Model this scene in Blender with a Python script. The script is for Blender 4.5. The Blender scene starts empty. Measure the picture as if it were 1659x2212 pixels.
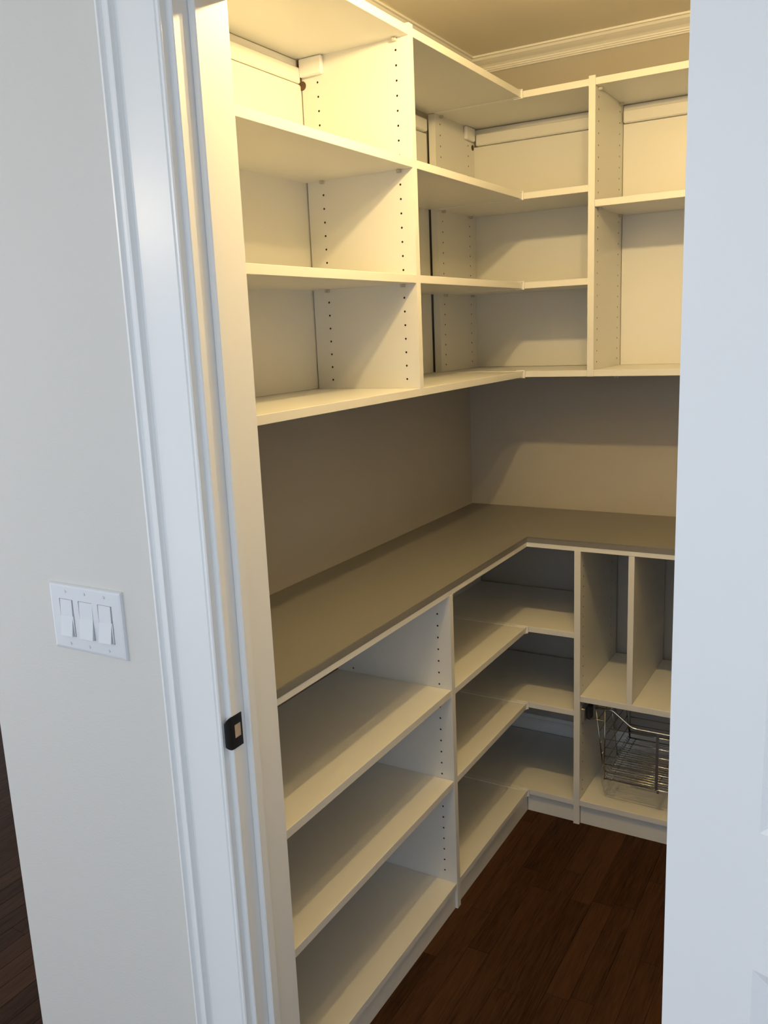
import bpy, bmesh, math, random
from mathutils import Vector, Matrix

# ------------------------------------------------------------------ camera
SC = bpy.context.scene
COL = SC.collection
YAW, PITCH, ROLL = 0.5337, -0.2064, -0.0424
CAM = Vector((1.3100, -2.8587, 1.5620))
F = Vector((-math.sin(YAW) * math.cos(PITCH), math.cos(YAW) * math.cos(PITCH), math.sin(PITCH)))
RT = F.cross(Vector((0, 0, 1))).normalized()
UP = RT.cross(F)
cr, sr = math.cos(ROLL), math.sin(ROLL)
A = cr * RT + sr * UP
B = -sr * RT + cr * UP
cd = bpy.data.cameras.new('camera')
cam = bpy.data.objects.new('camera', cd)
COL.objects.link(cam)
cam.matrix_world = Matrix(((A.x, B.x, -F.x, CAM.x), (A.y, B.y, -F.y, CAM.y), (A.z, B.z, -F.z, CAM.z), (0, 0, 0, 1)))
cd.sensor_fit = 'VERTICAL'
cd.sensor_height = 36.0
cd.lens = 1871.3 / 2212 * 36.0
cd.clip_start = 0.02
SC.camera = cam

# ------------------------------------------------------------------ world, lights, exposure
WORLD_COL, WORLD_STR = (0.755, 0.86, 1.0), 1.6
WINDOW_COL, WINDOW_W = (0.64, 0.80, 1.0), 12.0
BULB_COL, BULB_L = (1.0, 0.71, 0.305), (1430.0, 535.0)
HALL_COL, HALL_L = (1.0, 0.80, 0.56), 115.0
w = bpy.data.worlds.new('daylight')
SC.world = w
w.use_nodes = True
bg = w.node_tree.nodes['Background']
bg.inputs[0].default_value = (*WORLD_COL, 1)
bg.inputs[1].default_value = WORLD_STR
ld = bpy.data.lights.new('hall_window_light', 'AREA')
ld.shape = 'RECTANGLE'
ld.size, ld.size_y = 1.0, 1.1
ld.energy = WINDOW_W
ld.color = WINDOW_COL
lo = bpy.data.objects.new('hall_window_light', ld)
COL.objects.link(lo)
lo.location = (2.3, -4.1, 0.85)
lo.rotation_euler = (Vector((1.1, -1.9, 0.8)) - lo.location).to_track_quat('-Z', 'Y').to_euler()
SC.view_settings.view_transform = 'Standard'
SC.view_settings.look = 'None'
SC.view_settings.exposure = 0.0
SC.view_settings.gamma = 1.0
SC.view_settings.use_curve_mapping = False


# ------------------------------------------------------------------ materials
def mat(name, col, rough=0.5, metal=0.0, bump=0.0, bscale=300.0, var=0.0, vscale=3.0, spec=0.5, coat=0.0):
    m = bpy.data.materials.new(name)
    m.use_nodes = True
    nt = m.node_tree
    b = nt.nodes['Principled BSDF']
    b.inputs['Base Color'].default_value = (*col, 1)
    b.inputs['Roughness'].default_value = rough
    b.inputs['Metallic'].default_value = metal
    b.inputs['Specular IOR Level'].default_value = spec
    b.inputs['Coat Weight'].default_value = coat
    tc = nt.nodes.new('ShaderNodeTexCoord')
    if var:
        n = nt.nodes.new('ShaderNodeTexNoise')
        n.inputs['Scale'].default_value = vscale
        n.inputs['Detail'].default_value = 4
        nt.links.new(tc.outputs['Object'], n.inputs['Vector'])
        r = nt.nodes.new('ShaderNodeMapRange')
        r.inputs['To Min'].default_value = 1 - var
        r.inputs['To Max'].default_value = 1 + var
        nt.links.new(n.outputs['Fac'], r.inputs['Value'])
        mx = nt.nodes.new('ShaderNodeVectorMath')
        mx.operation = 'SCALE'
        mx.inputs[0].default_value = col
        nt.links.new(r.outputs['Result'], mx.inputs['Scale'])
        nt.links.new(mx.outputs['Vector'], b.inputs['Base Color'])
    if bump:
        n = nt.nodes.new('ShaderNodeTexNoise')
        n.inputs['Scale'].default_value = bscale
        n.inputs['Detail'].default_value = 3
        nt.links.new(tc.outputs['Object'], n.inputs['Vector'])
        bp = nt.nodes.new('ShaderNodeBump')
        bp.inputs['Strength'].default_value = bump
        bp.inputs['Distance'].default_value = 0.001
        nt.links.new(n.outputs['Fac'], bp.inputs['Height'])
        nt.links.new(bp.outputs['Normal'], b.inputs['Normal'])
    return m


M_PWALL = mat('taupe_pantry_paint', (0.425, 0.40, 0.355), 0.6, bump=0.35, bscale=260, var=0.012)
M_WALL = mat('greige_wall_paint', (0.64, 0.615, 0.572), 0.6, bump=0.35, bscale=260, var=0.012)
M_CEIL = mat('ceiling_paint', (0.86, 0.81, 0.70), 0.8, bump=0.3, bscale=220)
M_TRIM = mat('semigloss_trim_paint', (0.82, 0.82, 0.81), 0.28, bump=0.08, bscale=60)
M_JAMB = mat('jamb_paint', (0.82, 0.82, 0.81), 0.45, bump=0.08, bscale=60)
M_DOOR = mat('painted_door_white', (0.83, 0.83, 0.83), 0.38, bump=0.06, bscale=80)
M_SHELF = mat('white_melamine', (0.73, 0.73, 0.71), 0.36, bump=0.12, bscale=500)
M_CORE = mat('particle_board_core', (0.10, 0.06, 0.03), 0.9, var=0.3, vscale=600)
M_COUNTER = mat('taupe_laminate', (0.188, 0.182, 0.170), 0.42, bump=0.1, bscale=600, var=0.05, vscale=240)
M_PLASTIC = mat('white_plastic', (0.80, 0.80, 0.80), 0.3)
M_PLATE = mat('switch_plate_plastic', (0.67, 0.68, 0.70), 0.25)
M_CLEAR = mat('peg_plastic', (0.55, 0.52, 0.45), 0.15)
M_CHROME = mat('chrome_wire', (0.50, 0.49, 0.46), 0.16, metal=1.0)
M_BLACK = mat('black_metal', (0.012, 0.012, 0.013), 0.45, metal=0.3)
M_DARKPL = mat('black_plastic', (0.02, 0.02, 0.022), 0.4)
M_STEEL = mat('slide_steel', (0.55, 0.55, 0.55), 0.3, metal=1.0)
M_RAW = mat('bare_wood_mortise', (0.52, 0.40, 0.28), 0.8, var=0.2, vscale=120)


def emis(name, col, s):
    m = bpy.data.materials.new(name)
    m.use_nodes = True
    b = m.node_tree.nodes['Principled BSDF']
    b.inputs['Base Color'].default_value = (0.9, 0.9, 0.9, 1)
    b.inputs['Emission Color'].default_value = (*col, 1)
    b.inputs['Emission Strength'].default_value = s
    return m


M_BULBS = [emis('warm_bulb_glass', BULB_COL, v) for v in BULB_L]


def wood():
    m = bpy.data.materials.new('dark_stained_oak')
    m.use_nodes = True
    nt = m.node_tree
    b = nt.nodes['Principled BSDF']
    tc = nt.nodes.new('ShaderNodeTexCoord')
    oi = nt.nodes.new('ShaderNodeObjectInfo')
    off = nt.nodes.new('ShaderNodeVectorMath')
    off.operation = 'SCALE'
    off.inputs[0].default_value = (37.0, 91.0, 13.0)
    nt.links.new(oi.outputs['Random'], off.inputs['Scale'])
    add = nt.nodes.new('ShaderNodeVectorMath')
    nt.links.new(tc.outputs['Object'], add.inputs[0])
    nt.links.new(off.outputs['Vector'], add.inputs[1])
    mp = nt.nodes.new('ShaderNodeMapping')
    mp.inputs['Scale'].default_value = (26, 2.2, 1)
    nt.links.new(add.outputs['Vector'], mp.inputs['Vector'])
    n1 = nt.nodes.new('ShaderNodeTexNoise')
    n1.inputs['Scale'].default_value = 1.0
    n1.inputs['Detail'].default_value = 5
    n1.inputs['Distortion'].default_value = 1.2
    nt.links.new(mp.outputs['Vector'], n1.inputs['Vector'])
    wv = nt.nodes.new('ShaderNodeMath')
    wv.operation = 'MULTIPLY'
    wv.inputs[1].default_value = 26.0
    nt.links.new(n1.outputs['Fac'], wv.inputs[0])
    sn = nt.nodes.new('ShaderNodeMath')
    sn.operation = 'SINE'
    nt.links.new(wv.outputs[0], sn.inputs[0])
    mp2 = nt.nodes.new('ShaderNodeMapping')
    mp2.inputs['Scale'].default_value = (420, 14, 1)
    nt.links.new(add.outputs['Vector'], mp2.inputs['Vector'])
    n2 = nt.nodes.new('ShaderNodeTexNoise')
    n2.inputs['Scale'].default_value = 1.0
    n2.inputs['Detail'].default_value = 3
    nt.links.new(mp2.outputs['Vector'], n2.inputs['Vector'])
    mixg = nt.nodes.new('ShaderNodeMath')
    mixg.operation = 'MULTIPLY_ADD'
    nt.links.new(sn.outputs[0], mixg.inputs[0])
    mixg.inputs[1].default_value = 0.08
    nt.links.new(n2.outputs['Fac'], mixg.inputs[2])
    tone = nt.nodes.new('ShaderNodeMath')
    tone.operation = 'MULTIPLY_ADD'
    nt.links.new(oi.outputs['Random'], tone.inputs[0])
    tone.inputs[1].default_value = 0.34
    nt.links.new(mixg.outputs[0], tone.inputs[2])
    r = nt.nodes.new('ShaderNodeValToRGB')
    e = r.color_ramp.elements
    e[0].position = 0.30
    e[0].color = (0.020, 0.0098, 0.0055, 1)
    e[1].position = 1.0
    e[1].color = (0.062, 0.030, 0.0155, 1)
    nt.links.new(tone.outputs[0], r.inputs['Fac'])
    nt.links.new(r.outputs['Color'], b.inputs['Base Color'])
    b.inputs['Roughness'].default_value = 0.55
    b.inputs['Specular IOR Level'].default_value = 0.03
    bp = nt.nodes.new('ShaderNodeBump')
    bp.inputs['Strength'].default_value = 0.25
    bp.inputs['Distance'].default_value = 0.0006
    nt.links.new(n2.outputs['Fac'], bp.inputs['Height'])
    nt.links.new(bp.outputs['Normal'], b.inputs['Normal'])
    return m


M_WOOD = wood()
M_SUB = mat('floor_joint_dark', (0.012, 0.006, 0.004), 0.8)


# ------------------------------------------------------------------ helpers
def link(name, bm, m, parent=None, smooth=False, kind=None, label=None):
    bmesh.ops.recalc_face_normals(bm, faces=bm.faces)
    me = bpy.data.meshes.new(name)
    if smooth:
        for f in bm.faces:
            f.smooth = True
    bm.to_mesh(me)
    bm.free()
    for x in (m if isinstance(m, (list, tuple)) else [m]):
        me.materials.append(x)
    o = bpy.data.objects.new(name, me)
    COL.objects.link(o)
    if parent is not None:
        o.parent = parent
        o.matrix_parent_inverse = Matrix.Translation(parent.location).inverted() if parent.rotation_euler.z == 0 else \
            (Matrix.Translation(parent.location) @ parent.rotation_euler.to_matrix().to_4x4()).inverted()
    if kind:
        o['kind'] = kind
    if label:
        o['label'] = label
    return o


def add_box(bm, x0, x1, y0, y1, z0, z1, bev=0.0):
    t = bmesh.new()
    bmesh.ops.create_cube(t, size=1)
    for v in t.verts:
        v.co = Vector(((x0 + x1) / 2 + v.co.x * (x1 - x0), (y0 + y1) / 2 + v.co.y * (y1 - y0), (z0 + z1) / 2 + v.co.z * (z1 - z0)))
    if bev:
        bmesh.ops.bevel(t, geom=list(t.edges), offset=bev, segments=1, affect='EDGES')
    me = bpy.data.meshes.new('tmp')
    t.to_mesh(me)
    t.free()
    bm.from_mesh(me)
    bpy.data.meshes.remove(me)


def box(name, x0, x1, y0, y1, z0, z1, m, parent=None, bev=0.0008, **k):
    bm = bmesh.new()
    add_box(bm, x0, x1, y0, y1, z0, z1, bev)
    return link(name, bm, m, parent, **k)


def add_cyl(bm, a, b, r, seg=8, r2=None):
    a, b = Vector(a), Vector(b)
    d = b - a
    t = bmesh.new()
    bmesh.ops.create_cone(t, cap_ends=True, segments=seg, radius1=r, radius2=r if r2 is None else r2, depth=d.length)
    q = Vector((0, 0, 1)).rotation_difference(d.normalized()).to_matrix().to_4x4()
    t.transform(Matrix.Translation((a + b) / 2) @ q)
    me = bpy.data.meshes.new('tmp')
    t.to_mesh(me)
    t.free()
    bm.from_mesh(me)
    bpy.data.meshes.remove(me)


def add_tube(bm, pts, r, seg=8):
    pts = [Vector(p) for p in pts]
    rings = []
    for i, p in enumerate(pts):
        d = (pts[min(i + 1, len(pts) - 1)] - pts[max(i - 1, 0)]).normalized()
        ref = Vector((0, 0, 1)) if abs(d.z) < 0.9 else Vector((1, 0, 0))
        u = d.cross(ref).normalized()
        v = d.cross(u)
        rings.append([bm.verts.new(p + r * (math.cos(2 * math.pi * k / seg) * u + math.sin(2 * math.pi * k / seg) * v)) for k in range(seg)])
    for a, b in zip(rings, rings[1:]):
        for k in range(seg):
            bm.faces.new((a[k], a[(k + 1) % seg], b[(k + 1) % seg], b[k]))
    bm.faces.new(rings[0])
    bm.faces.new(list(reversed(rings[-1])))


def tube(name, pts, r, m, parent, seg=8, **k):
    bm = bmesh.new()
    add_tube(bm, pts, r, seg)
    return link(name, bm, m, parent, smooth=True, **k)


def prism(name, prof, axis, lo_, hi_, m, parent=None, miter=(0, 0), **k):
    """closed outline swept along an axis; miter shifts the ends by outline[0]*miter"""
    bm = bmesh.new()
    r0, r1 = [], []
    for (a, b) in prof:
        if axis == 'z':
            r0.append(bm.verts.new((a, b, lo_)))
            r1.append(bm.verts.new((a, b, hi_)))
        elif axis == 'x':
            r0.append(bm.verts.new((lo_ + miter[0] * abs(a), a, b)))
            r1.append(bm.verts.new((hi_ + miter[1] * abs(a), a, b)))
        else:
            r0.append(bm.verts.new((a, lo_ + miter[0] * abs(a), b)))
            r1.append(bm.verts.new((a, hi_ + miter[1] * abs(a), b)))
    n = len(prof)
    for i in range(n):
        bm.faces.new((r0[i], r0[(i + 1) % n], r1[(i + 1) % n], r1[i]))
    bm.faces.new(r0)
    bm.faces.new(list(reversed(r1)))
    return link(name, bm, m, parent, **k)


def thing(name, label, cat, loc=(0, 0, 0), rotz=0.0, group=None):
    o = bpy.data.objects.new(name, None)
    COL.objects.link(o)
    o.empty_display_size = 0.05
    o.location = loc
    o.rotation_euler = (0, 0, rotz)
    o['label'] = label
    o['category'] = cat
    if group:
        o['group'] = group
    return o


def struct(o, label):
    o['kind'] = 'structure'
    o['label'] = label
    return o


def holed_panel(name, face_axis, face, thick, a0, a1, z0, z1, cols, zs, m, parent):
    """Panel whose show face carries real drilled shelf-pin holes.
    face_axis '-y': face plane y=face, panel body towards +y, a = x.  '+x': face plane x=face, body towards -x, a = y."""
    HR, HS, DEP, N = 0.0026, 0.008, 0.011, 8
    bm = bmesh.new()

    def P(a, z, d=0.0):
        return (a, face + d, z) if face_axis == '-y' else (face - d, a, z)

    def quad(pts, mi=0):
        f = bm.faces.new([bm.verts.new(P(*p)) for p in pts])
        f.material_index = mi
        return f

    def rect(p, q, r, s):
        if q - p > 1e-6 and s - r > 1e-6:
            quad([(p, r), (q, r), (q, s), (p, s)])

    cur = a0
    for c in sorted(cols):
        rect(cur, c - HS, z0, z1)
        zc = z0
        for z in sorted(zs):
            rect(c - HS, c + HS, zc, z - HS)
            ring = [(c + HR * math.cos(t), z + HR * math.sin(t)) for t in [math.pi / 4 * k for k in range(N)]]
            sq = [(c + HS, z), (c + HS, z + HS), (c, z + HS), (c - HS, z + HS), (c - HS, z), (c - HS, z - HS), (c, z - HS), (c + HS, z - HS)]
            for k in range(N):
                k2 = (k + 1) % N
                quad([ring[k], sq[k], sq[k2], ring[k2]])
                quad([(*ring[k], 0.0), (*ring[k], DEP), (*ring[k2], DEP), (*ring[k2], 0.0)], 1)
            quad([(*r_, DEP) for r_ in ring], 1)
            zc = z + HS
        rect(c - HS, c + HS, zc, z1)
        cur = c + HS
    rect(cur, a1, z0, z1)
    T = thick
    quad([(a0, z0, T), (a0, z1, T), (a1, z1, T), (a1, z0, T)])
    quad([(a0, z0, 0), (a0, z1, 0), (a0, z1, T), (a0, z0, T)])
    quad([(a1, z0, 0), (a1, z0, T), (a1, z1, T), (a1, z1, 0)])
    quad([(a0, z1, 0), (a1, z1, 0), (a1, z1, T), (a0, z1, T)])
    quad([(a0, z0, 0), (a0, z0, T), (a1, z0, T), (a1, z0, 0)])
    bmesh.ops.remove_doubles(bm, verts=bm.verts, dist=1e-6)
    return link(name, bm, m, parent)


# ------------------------------------------------------------------ key dimensions (metres; inner pantry corner = origin)
T = 0.019
WF, WB = -1.872, -1.755           # door wall, hall face and pantry face
XL = -0.180                       # outer face of the pantry's left wall
XR = 1.62                         # pantry right wall
CEIL = 2.4156
JL, JR = 0.4245, 1.125            # faces of the two door jambs
HEAD = 2.045
UL, UB = 0.323, -0.302            # front of the upper shelves on left / back wall
DL, DB = 0.374, -0.423            # front of the lower shelves
PU, PL = -0.991, -0.9663          # near faces of the upper / lower partitions on the left wall
QU, QL = 0.5205, 0.5231           # left faces of the upper / lower partitions on the back wall
XE = 1.018                        # right end of the back-wall units
ZB, Z1, Z2, Z3, Z2R = 1.4217, 1.687, 1.9444, 2.2243, 1.9017
ZTOP = 2.231
ZA, ZM, ZC = 0.6400, 0.3862, 0.0820
SUB0, SUB1, CTR = 0.8961, 0.9098, 0.9277

# ------------------------------------------------------------------ structure
random.seed(7)
floor = box('floor', -2.4, 2.8, -4.6, 0.15, -0.05, -0.0125, M_SUB, bev=0)
struct(floor, 'dark stained oak strip floor')
PW, PH = 0.0572, 0.0125
strip_mesh = {}


def plank_mesh(L):
    key = round(L, 3)
    if key not in strip_mesh:
        bm = bmesh.new()
        add_box(bm, 0.0003, PW - 0.0003, 0.0003, L - 0.0003, -PH, 0.0, 0.0006)
        bmesh.ops.recalc_face_normals(bm, faces=bm.faces)
        me = bpy.data.meshes.new('plank')
        bm.to_mesh(me)
        bm.free()
        me.materials.append(M_WOOD)
        strip_mesh[key] = me
    return strip_mesh[key]


LENS = (0.38, 0.52, 0.68, 0.84, 1.02)
rest = bmesh.new()
nplank = 0
ix = 0
x = -2.4 + 0.0018
while x < 2.8 - PW:
    y = -4.6 - random.random() * 0.5
    while y < 0.1:
        L = random.choice(LENS)
        y1 = y + L
        vis = (0.30 < x < 1.12 and y1 > -1.85 and y < -0.36) or (-0.95 < x < -0.15 and y1 > -2.0 and y < -0.3)
        if y < -4.6 or y1 > 0.12 or not vis:
            add_box(rest, x + 0.0003, x + PW - 0.0003, max(y, -4.6) + 0.0003, min(y1, 0.12) - 0.0003, -PH, 0.0, 0)
        else:
            o = bpy.data.objects.new('plank', plank_mesh(L))
            COL.objects.link(o)
            o.location = (x, y, 0)
            o.parent = floor
            nplank += 1
        y = y1
    x += PW
print('planks', nplank)
link('plank_run', rest, M_WOOD, floor, kind='stuff')

struct(box('wall_left', XL, 0.0, WB, 0.12, 0, CEIL, M_PWALL, bev=0), 'greige painted wall behind the left-hand shelving')
struct(box('wall_back', 0.0, XR, 0.0, 0.12, 0, CEIL, M_PWALL, bev=0), 'greige painted back wall of the pantry')
struct(box('wall_right', XR, XR + 0.12, WB, 0.12, 0, CEIL, M_PWALL, bev=0), 'greige painted right wall of the pantry')
bm = bmesh.new()
OL, OR, OH = JL - 0.0181, JR + 0.0181, HEAD + 0.0181
add_box(bm, XL, OL, WF, WB, 0, CEIL)
add_box(bm, OR, 2.8, WF, WB, 0, CEIL)
add_box(bm, OL, OR, WF, WB, OH, CEIL)
struct(link('wall_front', bm, M_WALL), 'greige wall around the doorway carrying the light switches')
struct(box('added_wall_rear', 1.7, 2.8, -4.72, -4.6, 0, CEIL, M_WALL, bev=0), 'unseen greige hall wall added opposite the pantry door to hold back daylight')  # unseen stub, added and sized to limit daylight from behind the camera
struct(box('added_wall_right', 2.8, 2.92, -4.72, WB, 0, CEIL, M_WALL, bev=0), 'unseen greige hall wall added on the far right to stop side light')  # unseen, added to keep light from the right off the jamb
struct(box('added_wall_side', -2.4, XL, 0.03, 0.15, 0, CEIL, M_WALL, bev=0), 'unseen greige hall wall added beyond the pantry to dim the floor reflection')  # unseen, added to dim light and reflections on the left floor strip
struct(box('ceiling', -2.4, 2.8, -4.6, 0.15, CEIL, CEIL + 0.05, M_CEIL, bev=0), 'painted ceiling')

# crown moulding inside the pantry (outline: distance from wall, height)
CR = [(0.0, CEIL), (0.066, CEIL), (0.066, CEIL - 0.0055), (0.060, CEIL - 0.0065), (0.055, CEIL - 0.0125), (0.043, CEIL - 0.0175),
      (0.029, CEIL - 0.0225), (0.0215, CEIL - 0.0275), (0.020, CEIL - 0.0315), (0.0165, CEIL - 0.0325), (0.0155, CEIL - 0.036),
      (0.011, CEIL - 0.0375), (0.0095, CEIL - 0.0405), (0.0, CEIL - 0.0415)]
struct(prism('trim_1', [(-a, b) for a, b in CR], 'x', 0.0, XR, M_TRIM, miter=(1, -1)), 'white crown moulding along the back wall')
struct(prism('trim_2', [(a, b) for a, b in CR], 'y', WB, 0.0, M_TRIM, miter=(1, -1)), 'white crown moulding along the left wall')
struct(prism('trim_3', [(XR - a, b) for a, b in CR], 'y', WB, 0.0, M_TRIM), 'white crown moulding along the right wall')
# baseboards
BB = [(0.0, 0.0), (0.014, 0.0), (0.014, 0.115), (0.011, 0.122), (0.007, 0.126), (0.005, 0.138), (0.0, 0.138)]
struct(prism('baseboard_back', [(-a, b) for a, b in BB], 'x', 0.015, XR, M_TRIM), 'white baseboard behind the lower back shelves')
struct(prism('baseboard_left', [(a, b) for a, b in BB], 'y', WB, -0.0, M_TRIM), 'white baseboard behind the lower left shelves')
HB = [(0.0, 0.0), (0.014, 0.0), (0.014, 0.085), (0.007, 0.098), (0.005, 0.108), (0.0, 0.108)]
struct(prism('baseboard_front', [(WF - a, b) for a, b in HB], 'x', XL, 0.2985, M_TRIM), 'white baseboard below the light switches')

# door frame: jambs, head, stops, strike plate
jamb = struct(box('trim_4', JL - 0.018, JL, WF, WB, 0, HEAD + 0.018, M_JAMB, bev=0.0015), 'white left door jamb with a black strike plate')
box('door_stop', JL, JL + 0.0127, -1.8405, -1.8200, 0, HEAD - 0.012, M_JAMB, jamb, bev=0.002)
box('inner_jamb_strip', JL, JL + 0.0035, -1.8200, WB, 0, HEAD, M_JAMB, jamb, bev=0.0008)
j2 = struct(box('trim_5', JR, JR + 0.018, WF, WB, 0, HEAD + 0.018, M_JAMB, bev=0.0015), 'white right door jamb on the hinge side')
box('door_stop', JR - 0.0127, JR, -1.8405, -1.8200, 0, HEAD - 0.012, M_JAMB, j2, bev=0.002)
j3 = struct(box('trim_6', JL, JR, WF, WB, HEAD, HEAD + 0.018, M_JAMB, bev=0.0015), 'white head jamb above the doorway')
box('door_stop', JL, JR, -1.8405, -1.8200, HEAD - 0.0127, HEAD, M_JAMB, j3, bev=0.002)
# strike plate: flat plate with a window, lip curling towards the hall
bm = bmesh.new()
zs0, zs1, zh0, zh1 = 0.9068, 0.9629, 0.9236, 0.9468
yh0, yh1 = -1.8662, -1.8508
xs = JL + 0.0012
add_box(bm, JL - 0.0008, xs, WF, yh0, zs0, zs1)
add_box(bm, JL - 0.0008, xs, yh1, -1.8475, zs0, zs1)
add_box(bm, JL - 0.0008, xs, yh0, yh1, zs0, zh0)
add_box(bm, JL - 0.0008, xs, yh0, yh1, zh1, zs1)
prev = None
for k in range(6):
    a = k / 5 * 1.15
    yy = WF - 0.0125 * math.sin(a) * 1.05
    xx = xs - 0.0085 * (1 - math.cos(a))
    ins = 0.0075 * (k / 5) ** 2
    row = [bm.verts.new((xx, yy, zs0 + ins)), bm.verts.new((xx, yy, zs1 - ins)), bm.verts.new((xx - 0.0016, yy, zs1 - ins)), bm.verts.new((xx - 0.0016, yy, zs0 + ins))]
    if prev:
        for i in range(4):
            bm.faces.new((prev[i], prev[(i + 1) % 4], row[(i + 1) % 4], row[i]))
    else:
        bm.faces.new(row)
    prev = row
bm.faces.new(list(reversed(prev)))
sp = link('strike_plate', bm, M_BLACK, jamb, label='black strike plate with curled lip')
bm = bmesh.new()
add_box(bm, JL - 0.0006, JL + 0.0004, yh0, yh1, zh0, zh1)
link('latch_mortise', bm, M_RAW, sp, label='bare wood inside the strike opening')

# casings
CS = [(0.300, 0), (0.300, 0.0205), (0.302, 0.0225), (0.3055, 0.0225), (0.3075, 0.019), (0.310, 0.0165), (0.3165, 0.0160), (0.3205, 0.0175),
      (0.3235, 0.0210), (0.3260, 0.0205), (0.3280, 0.0160), (0.3310, 0.0125), (0.3345, 0.0118), (0.402, 0.0108), (0.4040, 0.0085),
      (0.4060, 0.0112), (0.4085, 0.0128), (0.4115, 0.0128), (0.4134, 0.0112), (0.4134, 0)]
struct(prism('trim_7', [(a, WF - b) for a, b in CS], 'z', 0, HEAD + 0.125, M_TRIM), 'white moulded casing on the left of the doorway')
RC = JL + JR
struct(prism('trim_8', [(RC - a, WF - b) for a, b in reversed(CS)], 'z', 0, HEAD + 0.125, M_TRIM), 'white moulded casing on the right of the doorway')
struct(prism('trim_9', [(WF - b - 0.0005, HEAD + 0.0111 + (0.4134 - a)) for a, b in CS], 'x', 0.4134, RC - 0.4134, M_TRIM), 'white moulded casing above the doorway')

# ------------------------------------------------------------------ open door leaf
ANG = -math.radians(17)
LW, LH, LT = 0.690, 2.032, 0.035
door = bpy.data.objects.new('door_1', None)
COL.objects.link(door)
door.location = (1.1215, -1.935, 0.010)
door.rotation_euler = (0, 0, ANG)
struct(door, 'white panelled door standing wide open on the right')
door_m = Matrix.Translation(door.location) @ door.rotation_euler.to_matrix().to_4x4()


def leaf(name, bm, m, parent=door, **k):
    bm.transform(door_m)
    return link(name, bm, m, parent, **k)


ST = 0.1045
COLS = [(ST, (LW - 0.09) / 2), ((LW + 0.09) / 2, LW - ST)]
ROWS = [(0.235, 0.858), (1.022, 1.56), (1.66, LH - 0.11)]
bm = bmesh.new()
xsL = [0, COLS[0][0], COLS[0][1], COLS[1][0], COLS[1][1], LW]
zsL = [0] + [v for r in ROWS for v in r] + [LH]
for side in (0, 1):
    for i in range(5):
        for j in range(7):
            if i in (1, 3) and j in (1, 3, 5):
                continue
            yy = 0.0 if side == 0 else LT
            bm.faces.new([bm.verts.new(c) for c in ((xsL[i], yy, zsL[j]), (xsL[i + 1], yy, zsL[j]), (xsL[i + 1], yy, zsL[j + 1]), (xsL[i], yy, zsL[j + 1]))])
for c in (((0, 0, 0), (0, LT, 0), (0, LT, LH), (0, 0, LH)), ((LW, 0, 0), (LW, 0, LH), (LW, LT, LH), (LW, LT, 0)),
          ((0, 0, LH), (0, LT, LH), (LW, LT, LH), (LW, 0, LH)), ((0, 0, 0), (LW, 0, 0), (LW, LT, 0), (0, LT, 0))):
    bm.faces.new([bm.verts.new(v) for v in c])
bmesh.ops.remove_doubles(bm, verts=bm.verts, dist=1e-6)
leaf('door_frame', bm, M_DOOR)
for (a, b) in COLS:
    for (c, d) in ROWS:
        bm = bmesh.new()
        for s, y0 in ((1, 0.0), (-1, LT)):
            levels = [(0.0, 0.0), (0.027, 0.0115), (0.036, 0.0115), (0.060, 0.004)]
            rings = []
            for ins, dep in levels:
                yy = y0 + s * dep
                rings.append([bm.verts.new(v) for v in ((a + ins, yy, c + ins), (b - ins, yy, c + ins), (b - ins, yy, d - ins), (a + ins, yy, d - ins))])
            for r0, r1 in zip(rings, rings[1:]):
                for k in range(4):
                    bm.faces.new((r0[k], r0[(k + 1) % 4], r1[(k + 1) % 4], r1[k]))
            bm.faces.new(rings[-1])
        leaf('door_panel', bm, M_DOOR)
for z in (0.25, 1.02, 1.80):
    bm = bmesh.new()
    add_cyl(bm, (-0.006, LT + 0.004, z - 0.045), (-0.006, LT + 0.004, z + 0.045), 0.006, 10)
    leaf('hinge', bm, M_BLACK, label='black hinge')
bm = bmesh.new()
add_cyl(bm, (LW - 0.06, -0.006, 0.94), (LW - 0.06, LT + 0.006, 0.94), 0.028, 20)
add_cyl(bm, (LW - 0.06, -0.05, 0.94), (LW - 0.06, LT + 0.03, 0.94), 0.010, 12)
add_cyl(bm, (LW - 0.06, -0.06, 0.94), (LW - 0.06, -0.035, 0.94), 0.024, 20)
leaf('door_knob', bm, M_BLACK, label='black round knob')

# ------------------------------------------------------------------ upper shelving, left wall, bay beside the door
HOLES_U = [1.4442 + 0.032 * k for k in range(24)]


def pins(unit, xs_, ys_, z, axis):
    """small shelf pegs just under a shelf"""
    for px in xs_:
        for py in ys_:
            bm = bmesh.new()
            if axis == 'y-':
                add_cyl(bm, (px, py + 0.004, z - 0.0035), (px, py - 0.012, z - 0.0035), 0.0030, 8)
                add_box(bm, px - 0.0045, px + 0.0045, py - 0.010, py - 0.001, z - 0.0075, z - 0.0005)
            elif axis == 'y+':
                add_cyl(bm, (px, py - 0.004, z - 0.0035), (px, py + 0.012, z - 0.0035), 0.0030, 8)
                add_box(bm, px - 0.0045, px + 0.0045, py + 0.001, py + 0.010, z - 0.0075, z - 0.0005)
            elif axis == 'x+':
                add_cyl(bm, (px - 0.004, py, z - 0.0035), (px + 0.012, py, z - 0.0035), 0.0030, 8)
                add_box(bm, px + 0.001, px + 0.010, py - 0.0045, py + 0.0045, z - 0.0075, z - 0.0005)
            else:
                add_cyl(bm, (px + 0.004, py, z - 0.0035), (px - 0.012, py, z - 0.0035), 0.0030, 8)
                add_box(bm, px - 0.010, px - 0.001, py - 0.0045, py + 0.0045, z - 0.0075, z - 0.0005)
            link('shelf_peg', bm, M_CLEAR, unit)


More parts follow.
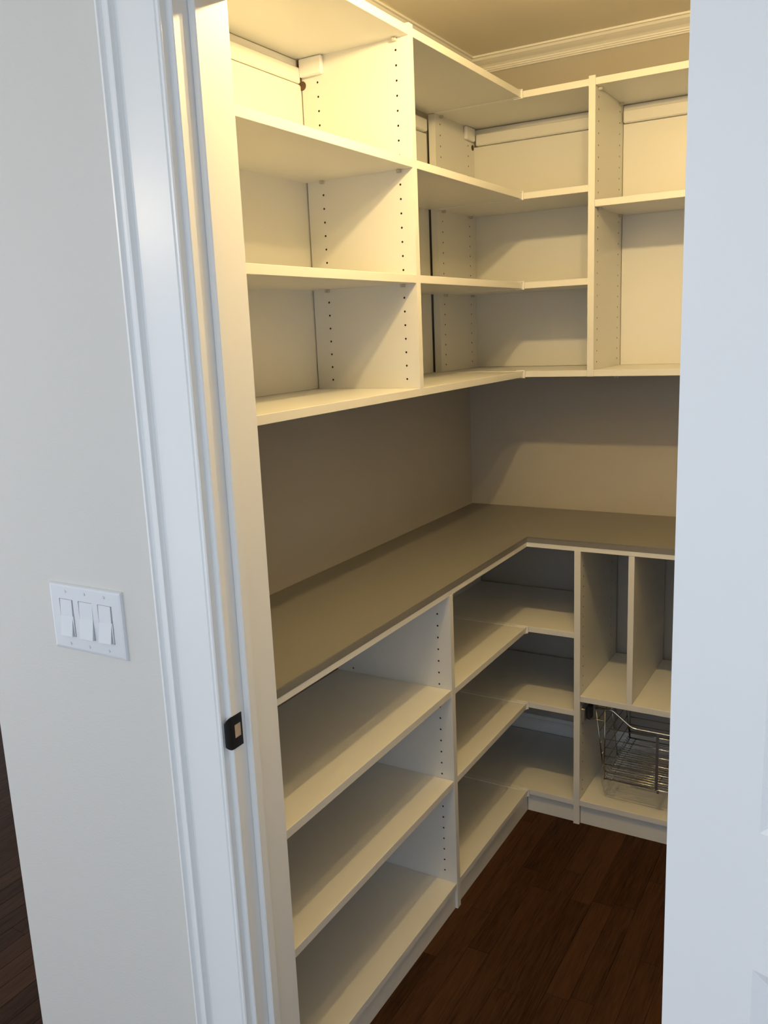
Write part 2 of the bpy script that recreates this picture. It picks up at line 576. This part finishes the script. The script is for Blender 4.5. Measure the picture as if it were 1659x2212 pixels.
def cover_cap(unit, x0, x1, y0, y1, z0, z1):
    bm = bmesh.new()
    add_box(bm, x0, x1, y0, y1, z0, z1, 0.003)
    link('bracket_cover', bm, M_PLASTIC, unit, label='square white plastic cap over the hanging bracket')


RZ0, RZ1 = 2.151, 2.187          # hanging-rail cover


def notch_panel(name, face_axis, face, thick, a0, a1, z0, z1, cols, zs, parent):
    return holed_panel(name, face_axis, face, thick, a0, a1, z0, z1, cols, zs, [M_SHELF, M_CORE], parent)


YE = WB + 0.004
u1 = thing('upper_shelving_unit', 'white upper shelving bay nearest the doorway, four shelves on the left wall', 'shelving', (0.16, -1.37, ZB - T))
notch_panel('side_panel', '-y', PU, T, 0.0275, UL, ZB, ZTOP, [0.0725, 0.2879], HOLES_U, u1)
box('side_panel', 0.0275, UL, YE, YE + T, ZB, ZTOP, M_SHELF, u1)
box('bottom_shelf', 0.001, UL, YE, PU + T / 2, ZB - T, ZB - 0.0002, M_SHELF, u1)
for z in (Z1, Z2, Z3):
    box('shelf', 0.020, UL - 0.0005, YE + T, PU - 0.0002, z - T, z, M_SHELF, u1)
box('back_panel', 0.010, 0.0235, YE, PU + T / 2, ZB, RZ0 - 0.001, M_SHELF, u1)
box('hanging_rail', 0.0, 0.029, YE, PU - 0.007, RZ0, RZ1, M_SHELF, u1, bev=0.003)
box('rail_cleat', 0.001, 0.0215, YE, PU - 0.012, RZ1, Z3 - T - 0.002, M_TRIM, u1)
cover_cap(u1, 0.0275, 0.0925, PU - 0.013, PU, 2.1635, Z3 - T - 0.0005)
bm = bmesh.new()
add_cyl(bm, (0.0285, PU - 0.0008, 2.147), (0.0285, PU + 0.004, 2.147), 0.0105, 16)
add_box(bm, 0.019, 0.0275, PU - 0.004, PU + 0.004, 2.147, Z3 - T)
link('notch_shade', bm, M_CORE, u1, label='dark plug standing in for the shade of the rail notch')  # nothing is cut: a dark plug gives the notch its shade
for z in (Z1, Z2, Z3):
    pins(u1, (0.0725, 0.2879), (PU,), z - T, 'y-')

# ------------------------------------------------------------------ upper corner shelving
SX0, SX1 = 0.017, 0.040
u2 = thing('upper_corner_shelving', 'white upper corner shelving bay where the left and back walls meet', 'shelving', (0.27, -0.15, ZB - T))
notch_panel('side_panel', '+x', SX1, SX1 - SX0, UB, -0.0130, ZB, Z3 - T, [-0.268, -0.062], HOLES_U, u2)
notch_panel('side_panel', '+x', QU + T, T, UB, -0.012, ZB - T, ZTOP, [-0.2685, -0.050], HOLES_U, u2)
for i, z in enumerate((ZB, Z1, Z2, Z3)):
    zt = z - 0.0004
    nm = 'bottom_shelf' if i == 0 else 'shelf'
    # back-wall shelf, L joint with the left-wall shelf
    box(nm, SX1 + 0.0002 if i else 0.004, QU, UB, -0.014, z - T, zt, M_SHELF, u2)
    box(nm, 0.006 if i == 0 else 0.020, UL, PU + T if i else PU + T / 2, UB - 0.0115, z - T, zt, M_SHELF, u2)
    bm = bmesh.new()
    add_box(bm, 0.045, UL + 0.0008, UB - 0.0115, UB - 0.0002, z - T - 0.0012, z - T)
    add_box(bm, 0.045, UL + 0.0008, UB - 0.0115, UB - 0.0002, zt, zt + 0.0014)
    add_box(bm, 0.30, UL + 0.0045, UB - 0.0075, UB - 0.0045, z - T - 0.0030, zt + 0.0034)
    add_box(bm, 0.045, UL + 0.0008, UB - 0.0180, UB - 0.0115, z - T - 0.0014, z - T - 0.0001)
    add_box(bm, 0.045, UL + 0.0008, UB - 0.0180, UB - 0.0115, zt + 0.0001, zt + 0.0014)
    link('joining_strip', bm, M_PLASTIC, u2, label='thin white plastic strip joining the two shelf boards')
box('back_panel', 0.004, 0.0130, PU + T / 2 + 0.001, UB - 0.007, ZB, RZ0 - 0.001, M_SHELF, u2)
box('back_panel', SX1 - 0.006, QU - 0.001, -0.0125, -0.004, ZB, RZ0 - 0.001, M_SHELF, u2)
box('hanging_rail', 0.0, 0.029, PU + T + 0.001, UB - 0.03, RZ0, RZ1, M_SHELF, u2, bev=0.003)
box('rail_cleat', SX1, QU - 0.001, -0.012, -0.001, RZ1, Z3 - T - 0.002, M_TRIM, u2)
box('hanging_rail', SX1 + 0.012, QU - 0.001, -0.029, 0.0, RZ0, RZ1, M_SHELF, u2, bev=0.003)
cover_cap(u2, SX1, SX1 + 0.013, -0.096, -0.030, 2.1635, Z3 - T - 0.0005)
bm = bmesh.new()
add_cyl(bm, (SX1 - 0.003, -0.0265, 2.147), (SX1 + 0.0008, -0.0265, 2.147), 0.009, 14)
link('notch_shade', bm, M_CORE, u2, label='dark plug standing in for the shade of the rail notch')  # dark disc on the panel face, coloured as the notch's shade
for z in (Z1, Z2, Z3):
    pins(u2, (SX1,), (-0.268, -0.062), z - T, 'x+')

# ------------------------------------------------------------------ upper right bay on the back wall
QR = QU + T
QE = QR + 0.457
u3 = thing('upper_shelving_unit', 'white upper shelving bay on the back wall, right of the corner bay', 'shelving', (0.77, -0.15, ZB - T))
box('side_panel', QE, QE + T, UB, -0.012, ZB - T, ZTOP, M_SHELF, u3)
box('bottom_shelf', QR + 0.0002, QE, UB, -0.001, ZB - T, ZB - 0.0002, M_SHELF, u3)
for z in (Z2R, Z3):
    box('shelf', QR + 0.0002, QE, UB, -0.014, z - T, z, M_SHELF, u3)
box('back_panel', QR + 0.001, QE - 0.001, -0.0125, -0.004, ZB, RZ0 - 0.001, M_SHELF, u3)
box('rail_cleat', QR + 0.001, QE - 0.001, -0.012, -0.001, RZ1, Z3 - T - 0.002, M_TRIM, u3)
box('hanging_rail', QR + 0.004, QE - 0.001, -0.029, 0.0, RZ0, RZ1, M_SHELF, u3, bev=0.003)
for z in (Z2R, Z3):
    pins(u3, (QR,), (-0.2685, -0.050), z - T, 'x+')
bm = bmesh.new()
add_box(bm, 0.574, 0.587, -0.206, -0.196, ZB - T - 0.011, ZB - T, 0.002)
link('shelf_peg', bm, M_CLEAR, u3)

# ------------------------------------------------------------------ countertop
ct = thing('countertop', 'L-shaped taupe laminate countertop with a white lower edge', 'countertop', (0.2, -0.8, SUB0))


def ell(name, z0, z1, m, bev, inset=0.0, parent=ct, **k):
    bm = bmesh.new()
    o_ = [(0.0005, -0.0005), (0.0005, WB + 0.001), (DL - inset, WB + 0.001), (DL - inset, DB - inset), (XE, DB - inset), (XE, -0.0005)]
    o_[3] = (DL - inset, DB + inset)
    o_[4] = (XE, DB + inset)
    b = [bm.verts.new((x_, y_, z0)) for x_, y_ in o_]
    t = [bm.verts.new((x_, y_, z1)) for x_, y_ in o_]
    bm.faces.new(list(reversed(b)))
    bm.faces.new(t)
    for i in range(6):
        bm.faces.new((b[i], b[(i + 1) % 6], t[(i + 1) % 6], t[i]))
    if bev:
        bmesh.ops.bevel(bm, geom=[e for e in bm.edges if all(abs(v.co.z - z1) < 1e-6 for v in e.verts)], offset=bev, segments=2, affect='EDGES')
    return link(name, bm, m, parent, **k)


ell('laminate_top', SUB1, CTR, M_COUNTER, 0.0012)
ell('support_board', SUB0, SUB1, M_SHELF, 0.0, 0.0005, label='white board under the laminate')

# ------------------------------------------------------------------ lower left shelving
HOLES_L = [0.844 - 0.032 * k for k in range(24)]
l1 = thing('lower_shelving_unit', 'white lower shelving bay nearest the doorway, open shelves under the left counter', 'shelving', (0.19, -1.36, 0))
notch_panel('side_panel', '-y', PL, T, 0.021, DL, 0.0, SUB0, [0.0720, 0.3375], HOLES_L, l1)
box('side_panel', 0.021, DL, YE, YE + T, 0.0, SUB0, M_SHELF, l1)
for z in (0.6412, 0.3831, 0.0778):
    box('bottom_shelf' if z < 0.1 else 'shelf', 0.021, DL - 0.0015, YE + T, PL - 0.0002, z - T, z, M_SHELF, l1)
box('toe_kick', 0.352, 0.3675, YE + T, PL - 0.0005, 0.0, 0.0778 - T, M_SHELF, l1)

# ------------------------------------------------------------------ lower corner shelving
l2 = thing('lower_corner_shelving', 'white lower corner shelving bay under the bend of the counter', 'shelving', (0.27, -0.25, 0))
box('side_panel', 0.017, 0.036, DB, -0.018, 0.0, SUB0, M_SHELF, l2)
holed_panel('side_panel', '+x', QL + T, T, DB, -0.020, 0.0, SUB0, [-0.393, -0.088], [0.844 - 0.032 * k for k in range(24)], [M_SHELF, M_CORE], l2)
for i, z in enumerate((ZA, ZM, ZC)):
    nm = 'bottom_shelf' if i == 2 else 'shelf'
    box(nm, 0.0362, QL, DB + 0.0005, -0.020, z - T, z - 0.001, M_SHELF, l2)
    box(nm, 0.021, DL - 0.0015, PL + T, DB - 0.0115, z - T, z - 0.001, M_SHELF, l2)
    bm = bmesh.new()
    add_box(bm, 0.04, DL, DB - 0.0180, DB + 0.004, z - 0.0009, z + 0.0005)
    add_box(bm, 0.04, DL, DB - 0.0180, DB + 0.0003, z - T - 0.0014, z - T - 0.0001)
    add_box(bm, 0.34, DL + 0.0035, DB - 0.0080, DB - 0.0045, z - T - 0.0028, z + 0.0024)
    link('joining_strip', bm, M_PLASTIC, l2, label='thin white plastic strip joining the two shelf boards')
box('toe_kick', 0.350, 0.3655, PL + T, DB + 0.010, 0.0, ZC - T, M_SHELF, l2)
box('toe_kick', 0.366, QL, DB + 0.0105, DB + 0.026, 0.0, ZC - T, M_SHELF, l2)

# ------------------------------------------------------------------ lower right bay with dividers
QLR = QL + T
QLE = QLR + 0.457
ZD = 0.4365
l3 = thing('tray_divider_unit', 'white lower bay with upright tray dividers above a basket opening, under the back counter', 'shelving', (0.77, -0.22, 0))
box('side_panel', QLE, QLE + T, DB, -0.020, 0.0, SUB0, M_SHELF, l3)
box('bottom_shelf', QLR + 0.0002, QLE, DB + 0.0005, -0.020, ZC - T + 0.002, ZC + 0.002, M_SHELF, l3)
box('shelf', QLR + 0.0002, QLE, DB + 0.0005, -0.020, ZD - T, ZD, M_SHELF, l3)
for xd in (0.6835, 0.8440):
    box('tray_divider', xd, xd + 0.0175, DB + 0.001, -0.020, ZD, SUB0 - 0.0005, M_SHELF, l3)
box('toe_kick', QLR + 0.001, QLE, DB + 0.0105, DB + 0.026, 0.0, ZC - T + 0.002, M_SHELF, l3)

# ------------------------------------------------------------------ wire basket on slides
BX0, BX1 = 0.614, 0.927
BY0, BY1 = -0.400, -0.095
BZ = 0.166
SXL, SXR = 0.585, 0.956            # top side rails
SZ = 0.397
bk = thing('wire_basket', 'chrome wire pull-out basket with a dipped front, in the bay under the tray dividers', 'basket', ((BX0 + BX1) / 2, -0.25, BZ))
mid = (BX0 + BX1) / 2
rim = [(SXL, BY0, SZ), (0.6330, BY0, SZ + 0.001), (0.640, BY0, 0.396), (0.690, BY0, 0.3575), (0.700, BY0, 0.3525), (0.712, BY0, 0.3515)]
rim += [(2 * mid - a, b, c) for a, b, c in reversed(rim)]
tube('front_rim', rim, 0.0036, M_CHROME, bk)
tube('back_rim', [(SXL, BY1, SZ), (SXR, BY1, SZ)], 0.0030, M_CHROME, bk)
for sx in (SXL, SXR):
    tube('side_rim', [(sx, BY0, SZ), (sx, BY1, SZ)], 0.0032, M_CHROME, bk)
for zz in (0.336, 0.3, 0.2715, 0.243, 0.215, 0.190):
    tube('front_wire', [(BX0 - 0.001, BY0, zz), (BX1 + 0.001, BY0, zz)], 0.0015, M_CHROME, bk, 6)
    tube('back_wire', [(BX0 - 0.001, BY1, zz), (BX1 + 0.001, BY1, zz)], 0.0015, M_CHROME, bk, 6)
for xx in (BX0, BX1):
    tube('corner_wire', [(xx, BY0, SZ), (xx, BY0, BZ)], 0.0024, M_CHROME, bk)
    tube('corner_wire', [(xx, BY1, SZ), (xx, BY1, BZ)], 0.0024, M_CHROME, bk)
for sx, bx in ((SXL, BX0), (SXR, BX1)):
    for q, zz in enumerate((0.355, 0.318, 0.281, 0.244, 0.207)):
        f_ = (zz - BZ) / (SZ - BZ)
        xx = bx + (sx - bx) * f_
        tube('side_wire', [(xx, BY0, zz), (xx, BY1, zz)], 0.0015, M_CHROME, bk, 6)
    for yy in (BY0 + 0.001, (BY0 + BY1) / 2, BY1 - 0.001):
        tube('side_upright', [(sx, yy, SZ), (bx, yy, BZ)], 0.0022, M_CHROME, bk)
bm = bmesh.new()
add_box(bm, mid - 0.0045 + 0.003, mid + 0.0045 + 0.003, BY0 - 0.0035, BY0 - 0.0012, BZ - 0.002, 0.352, 0.0005)
add_box(bm, mid - 0.0015 + 0.006, mid + 0.0045 + 0.006, BY0 - 0.005, BY0 + 0.004, BZ - 0.010, BZ + 0.002, 0.0005)
link('center_bar', bm, M_STEEL, bk)
tube('bottom_rim', [(BX0, BY0, BZ), (BX1, BY0, BZ)], 0.0024, M_CHROME, bk)
tube('bottom_rim', [(BX0, BY1, BZ), (BX1, BY1, BZ)], 0.0024, M_CHROME, bk)
for xx in (BX0, BX1, BX0 + 0.02, mid, BX1 - 0.02):
    tube('bottom_runner', [(xx, BY0, BZ - 0.003), (xx, BY1, BZ - 0.003)], 0.0022, M_CHROME, bk)
n = 21
for k in range(1, n):
    yy = BY0 + (BY1 - BY0) * k / n
    tube('bottom_wire', [(BX0 - 0.003, yy, BZ + 0.012), (BX0 + 0.004, yy, BZ + 0.001), (BX1 - 0.004, yy, BZ + 0.001), (BX1 + 0.003, yy, BZ + 0.012)], 0.0014, M_CHROME, bk, 6)
for s, xa, xb in ((1, QLR + 0.001, SXL), (-1, QLE, SXR)):
    sl = box('drawer_slide', min(xa, xa + s * 0.013), max(xa, xa + s * 0.013), -0.415, -0.060, 0.352, 0.392, M_STEEL, bk, bev=0.002)
    box('slide_stop', min(xa + s * 0.013, xa + s * 0.027), max(xa + s * 0.013, xa + s * 0.027), -0.400, -0.372, 0.352, 0.398, M_DARKPL, sl, bev=0.003, label='black plastic stop')
    tube('slide_pin', [(xa + s * 0.012, -0.398, 0.357), (xb + s * 0.028, -0.398, 0.357)], 0.0020, M_CHROME, bk)

# ------------------------------------------------------------------ light switches
k_ = 1.052
PX, PZ = 0.0251, 1.1478
PWD, PHT = 0.182, 0.124
sw = thing('light_switch_plate', 'white three-gang rocker light switch plate on the wall left of the door casing', 'light switch', (PX + PWD / 2, WF, PZ - PHT / 2))
centers = [PX + 0.0405 * k_, PX + 0.0865 * k_, PX + 0.1325 * k_]
OW, OHt = 0.0350, 0.0680
zc = PZ - PHT / 2
bm = bmesh.new()
xb_ = [PX + 0.006] + [v for c in centers for v in (c - OW / 2, c + OW / 2)] + [PX + PWD - 0.006]
zb_ = [PZ - PHT + 0.006, zc - OHt / 2, zc + OHt / 2, PZ - 0.006]
yf = WF - 0.0058
for i in range(7):
    for j in range(3):
        if i % 2 == 1 and j == 1:
            a, b, c, d = xb_[i], xb_[i + 1], zb_[1], zb_[2]
            for (p, q) in (((a, c), (b, c)), ((b, c), (b, d)), ((b, d), (a, d)), ((a, d), (a, c))):
                bm.faces.new([bm.verts.new(v) for v in ((p[0], yf, p[1]), (q[0], yf, q[1]), (q[0], WF - 0.0005, q[1]), (p[0], WF - 0.0005, p[1]))])
            continue
        bm.faces.new([bm.verts.new((p, yf, q)) for p, q in ((xb_[i], zb_[j]), (xb_[i + 1], zb_[j]), (xb_[i + 1], zb_[j + 1]), (xb_[i], zb_[j + 1]))])
inn = [(PX + 0.006, PZ - PHT + 0.006), (PX + PWD - 0.006, PZ - PHT + 0.006), (PX + PWD - 0.006, PZ - 0.006), (PX + 0.006, PZ - 0.006)]
rings = [[bm.verts.new((a, yf, b)) for a, b in inn]]
for ins, yy in ((0.0025, WF - 0.0050), (0.0006, WF - 0.0025), (0.0, WF)):
    rings.append([bm.verts.new((a, yy, b)) for a, b in ((PX + ins, PZ - PHT + ins), (PX + PWD - ins, PZ - PHT + ins), (PX + PWD - ins, PZ - ins), (PX + ins, PZ - ins))])
for r0, r1 in zip(rings, rings[1:]):
    for k in range(4):
        bm.faces.new((r0[k], r0[(k + 1) % 4], r1[(k + 1) % 4], r1[k]))
bmesh.ops.remove_doubles(bm, verts=bm.verts, dist=1e-6)
link('face_plate', bm, M_PLATE, sw)
for i, c in enumerate(centers):
    x0, x1 = c - OW / 2 + 0.0009, c + OW / 2 - 0.0009
    z0, z1 = zc - OHt / 2 + 0.0009, zc + OHt / 2 - 0.0009
    zm = zc + 0.002
    prof = [(z1, 0.0050), (zm, 0.0062), (z0, 0.0118)]
    xr = x1 - (0.0035 if i != 1 else 0.0)
    bm = bmesh.new()
    fr = [(bm.verts.new((x0, WF - y, z)), bm.verts.new((xr, WF - y, z))) for z, y in prof]
    bk_ = [(bm.verts.new((x0, WF - 0.0005, z)), bm.verts.new((xr, WF - 0.0005, z))) for z, y in prof]
    for j in range(2):
        bm.faces.new((fr[j][0], fr[j][1], fr[j + 1][1], fr[j + 1][0]))
        bm.faces.new((fr[j][0], fr[j + 1][0], bk_[j + 1][0], bk_[j][0]))
        bm.faces.new((fr[j][1], bk_[j][1], bk_[j + 1][1], fr[j + 1][1]))
    bm.faces.new((fr[2][0], fr[2][1], bk_[2][1], bk_[2][0]))
    bm.faces.new((fr[0][0], bk_[0][0], bk_[0][1], fr[0][1]))
    rk = link('rocker', bm, M_PLATE, sw)
    if i != 1:
        box('side_slider', xr + 0.0010, x1, WF - 0.0075, WF - 0.0005, z0, zc + 0.004, M_PLATE, rk, bev=0.0004)
    for s in (1, -1):
        bm = bmesh.new()
        zz = zc + s * 0.0484
        add_cyl(bm, (c, yf + 0.0005, zz), (c, yf - 0.0012, zz), 0.0030, 14, 0.0026)
        add_box(bm, c - 0.0004, c + 0.0004, yf - 0.0014, yf - 0.0010, zz - 0.0022, zz + 0.0022)
        link('screw', bm, M_PLATE, sw)

# ------------------------------------------------------------------ pantry ceiling light (above the frame)
LX, LY, LZ = 0.84, -1.33, 2.245
cl = thing('ceiling_light', 'two-bulb flush ceiling light inside the pantry', 'lamp', (LX, LY, CEIL))
bm = bmesh.new()
add_cyl(bm, (LX, LY, CEIL - 0.022), (LX, LY, CEIL), 0.075, 32, 0.07)
link('canopy', bm, M_PLASTIC, cl)
for s in (-1, 1):
    bm = bmesh.new()
    add_cyl(bm, (LX + s * 0.02, LY, CEIL - 0.02), (LX + s * 0.065, LY, LZ + 0.045), 0.016, 16)
    link('lamp_holder', bm, M_PLASTIC, cl)
    bm = bmesh.new()
    bmesh.ops.create_icosphere(bm, subdivisions=3, radius=0.021)
    bm.transform(Matrix.Translation((LX + s * 0.08, LY, LZ)))
    link('bulb', bm, M_BULBS[s > 0], cl, smooth=True)

# ------------------------------------------------------------------ hall pendant (behind and left of the camera)
HX, HY, HZ = -1.73, -4.02, 2.12
pl = thing('pendant_light', 'small white glass globe pendant hanging in the hall outside the pantry', 'lamp', (HX, HY, CEIL))
bm = bmesh.new()
add_cyl(bm, (HX, HY, CEIL - 0.02), (HX, HY, CEIL), 0.06, 24)
link('canopy', bm, M_STEEL, pl)
tube('cord', [(HX, HY, CEIL - 0.02), (HX, HY, HZ + 0.07)], 0.004, M_DARKPL, pl)
bm = bmesh.new()
bmesh.ops.create_icosphere(bm, subdivisions=3, radius=0.085)
bm.transform(Matrix.Translation((HX, HY, HZ)))
link('globe', bm, emis('warm_globe_glass', HALL_COL, HALL_L), pl, smooth=True)
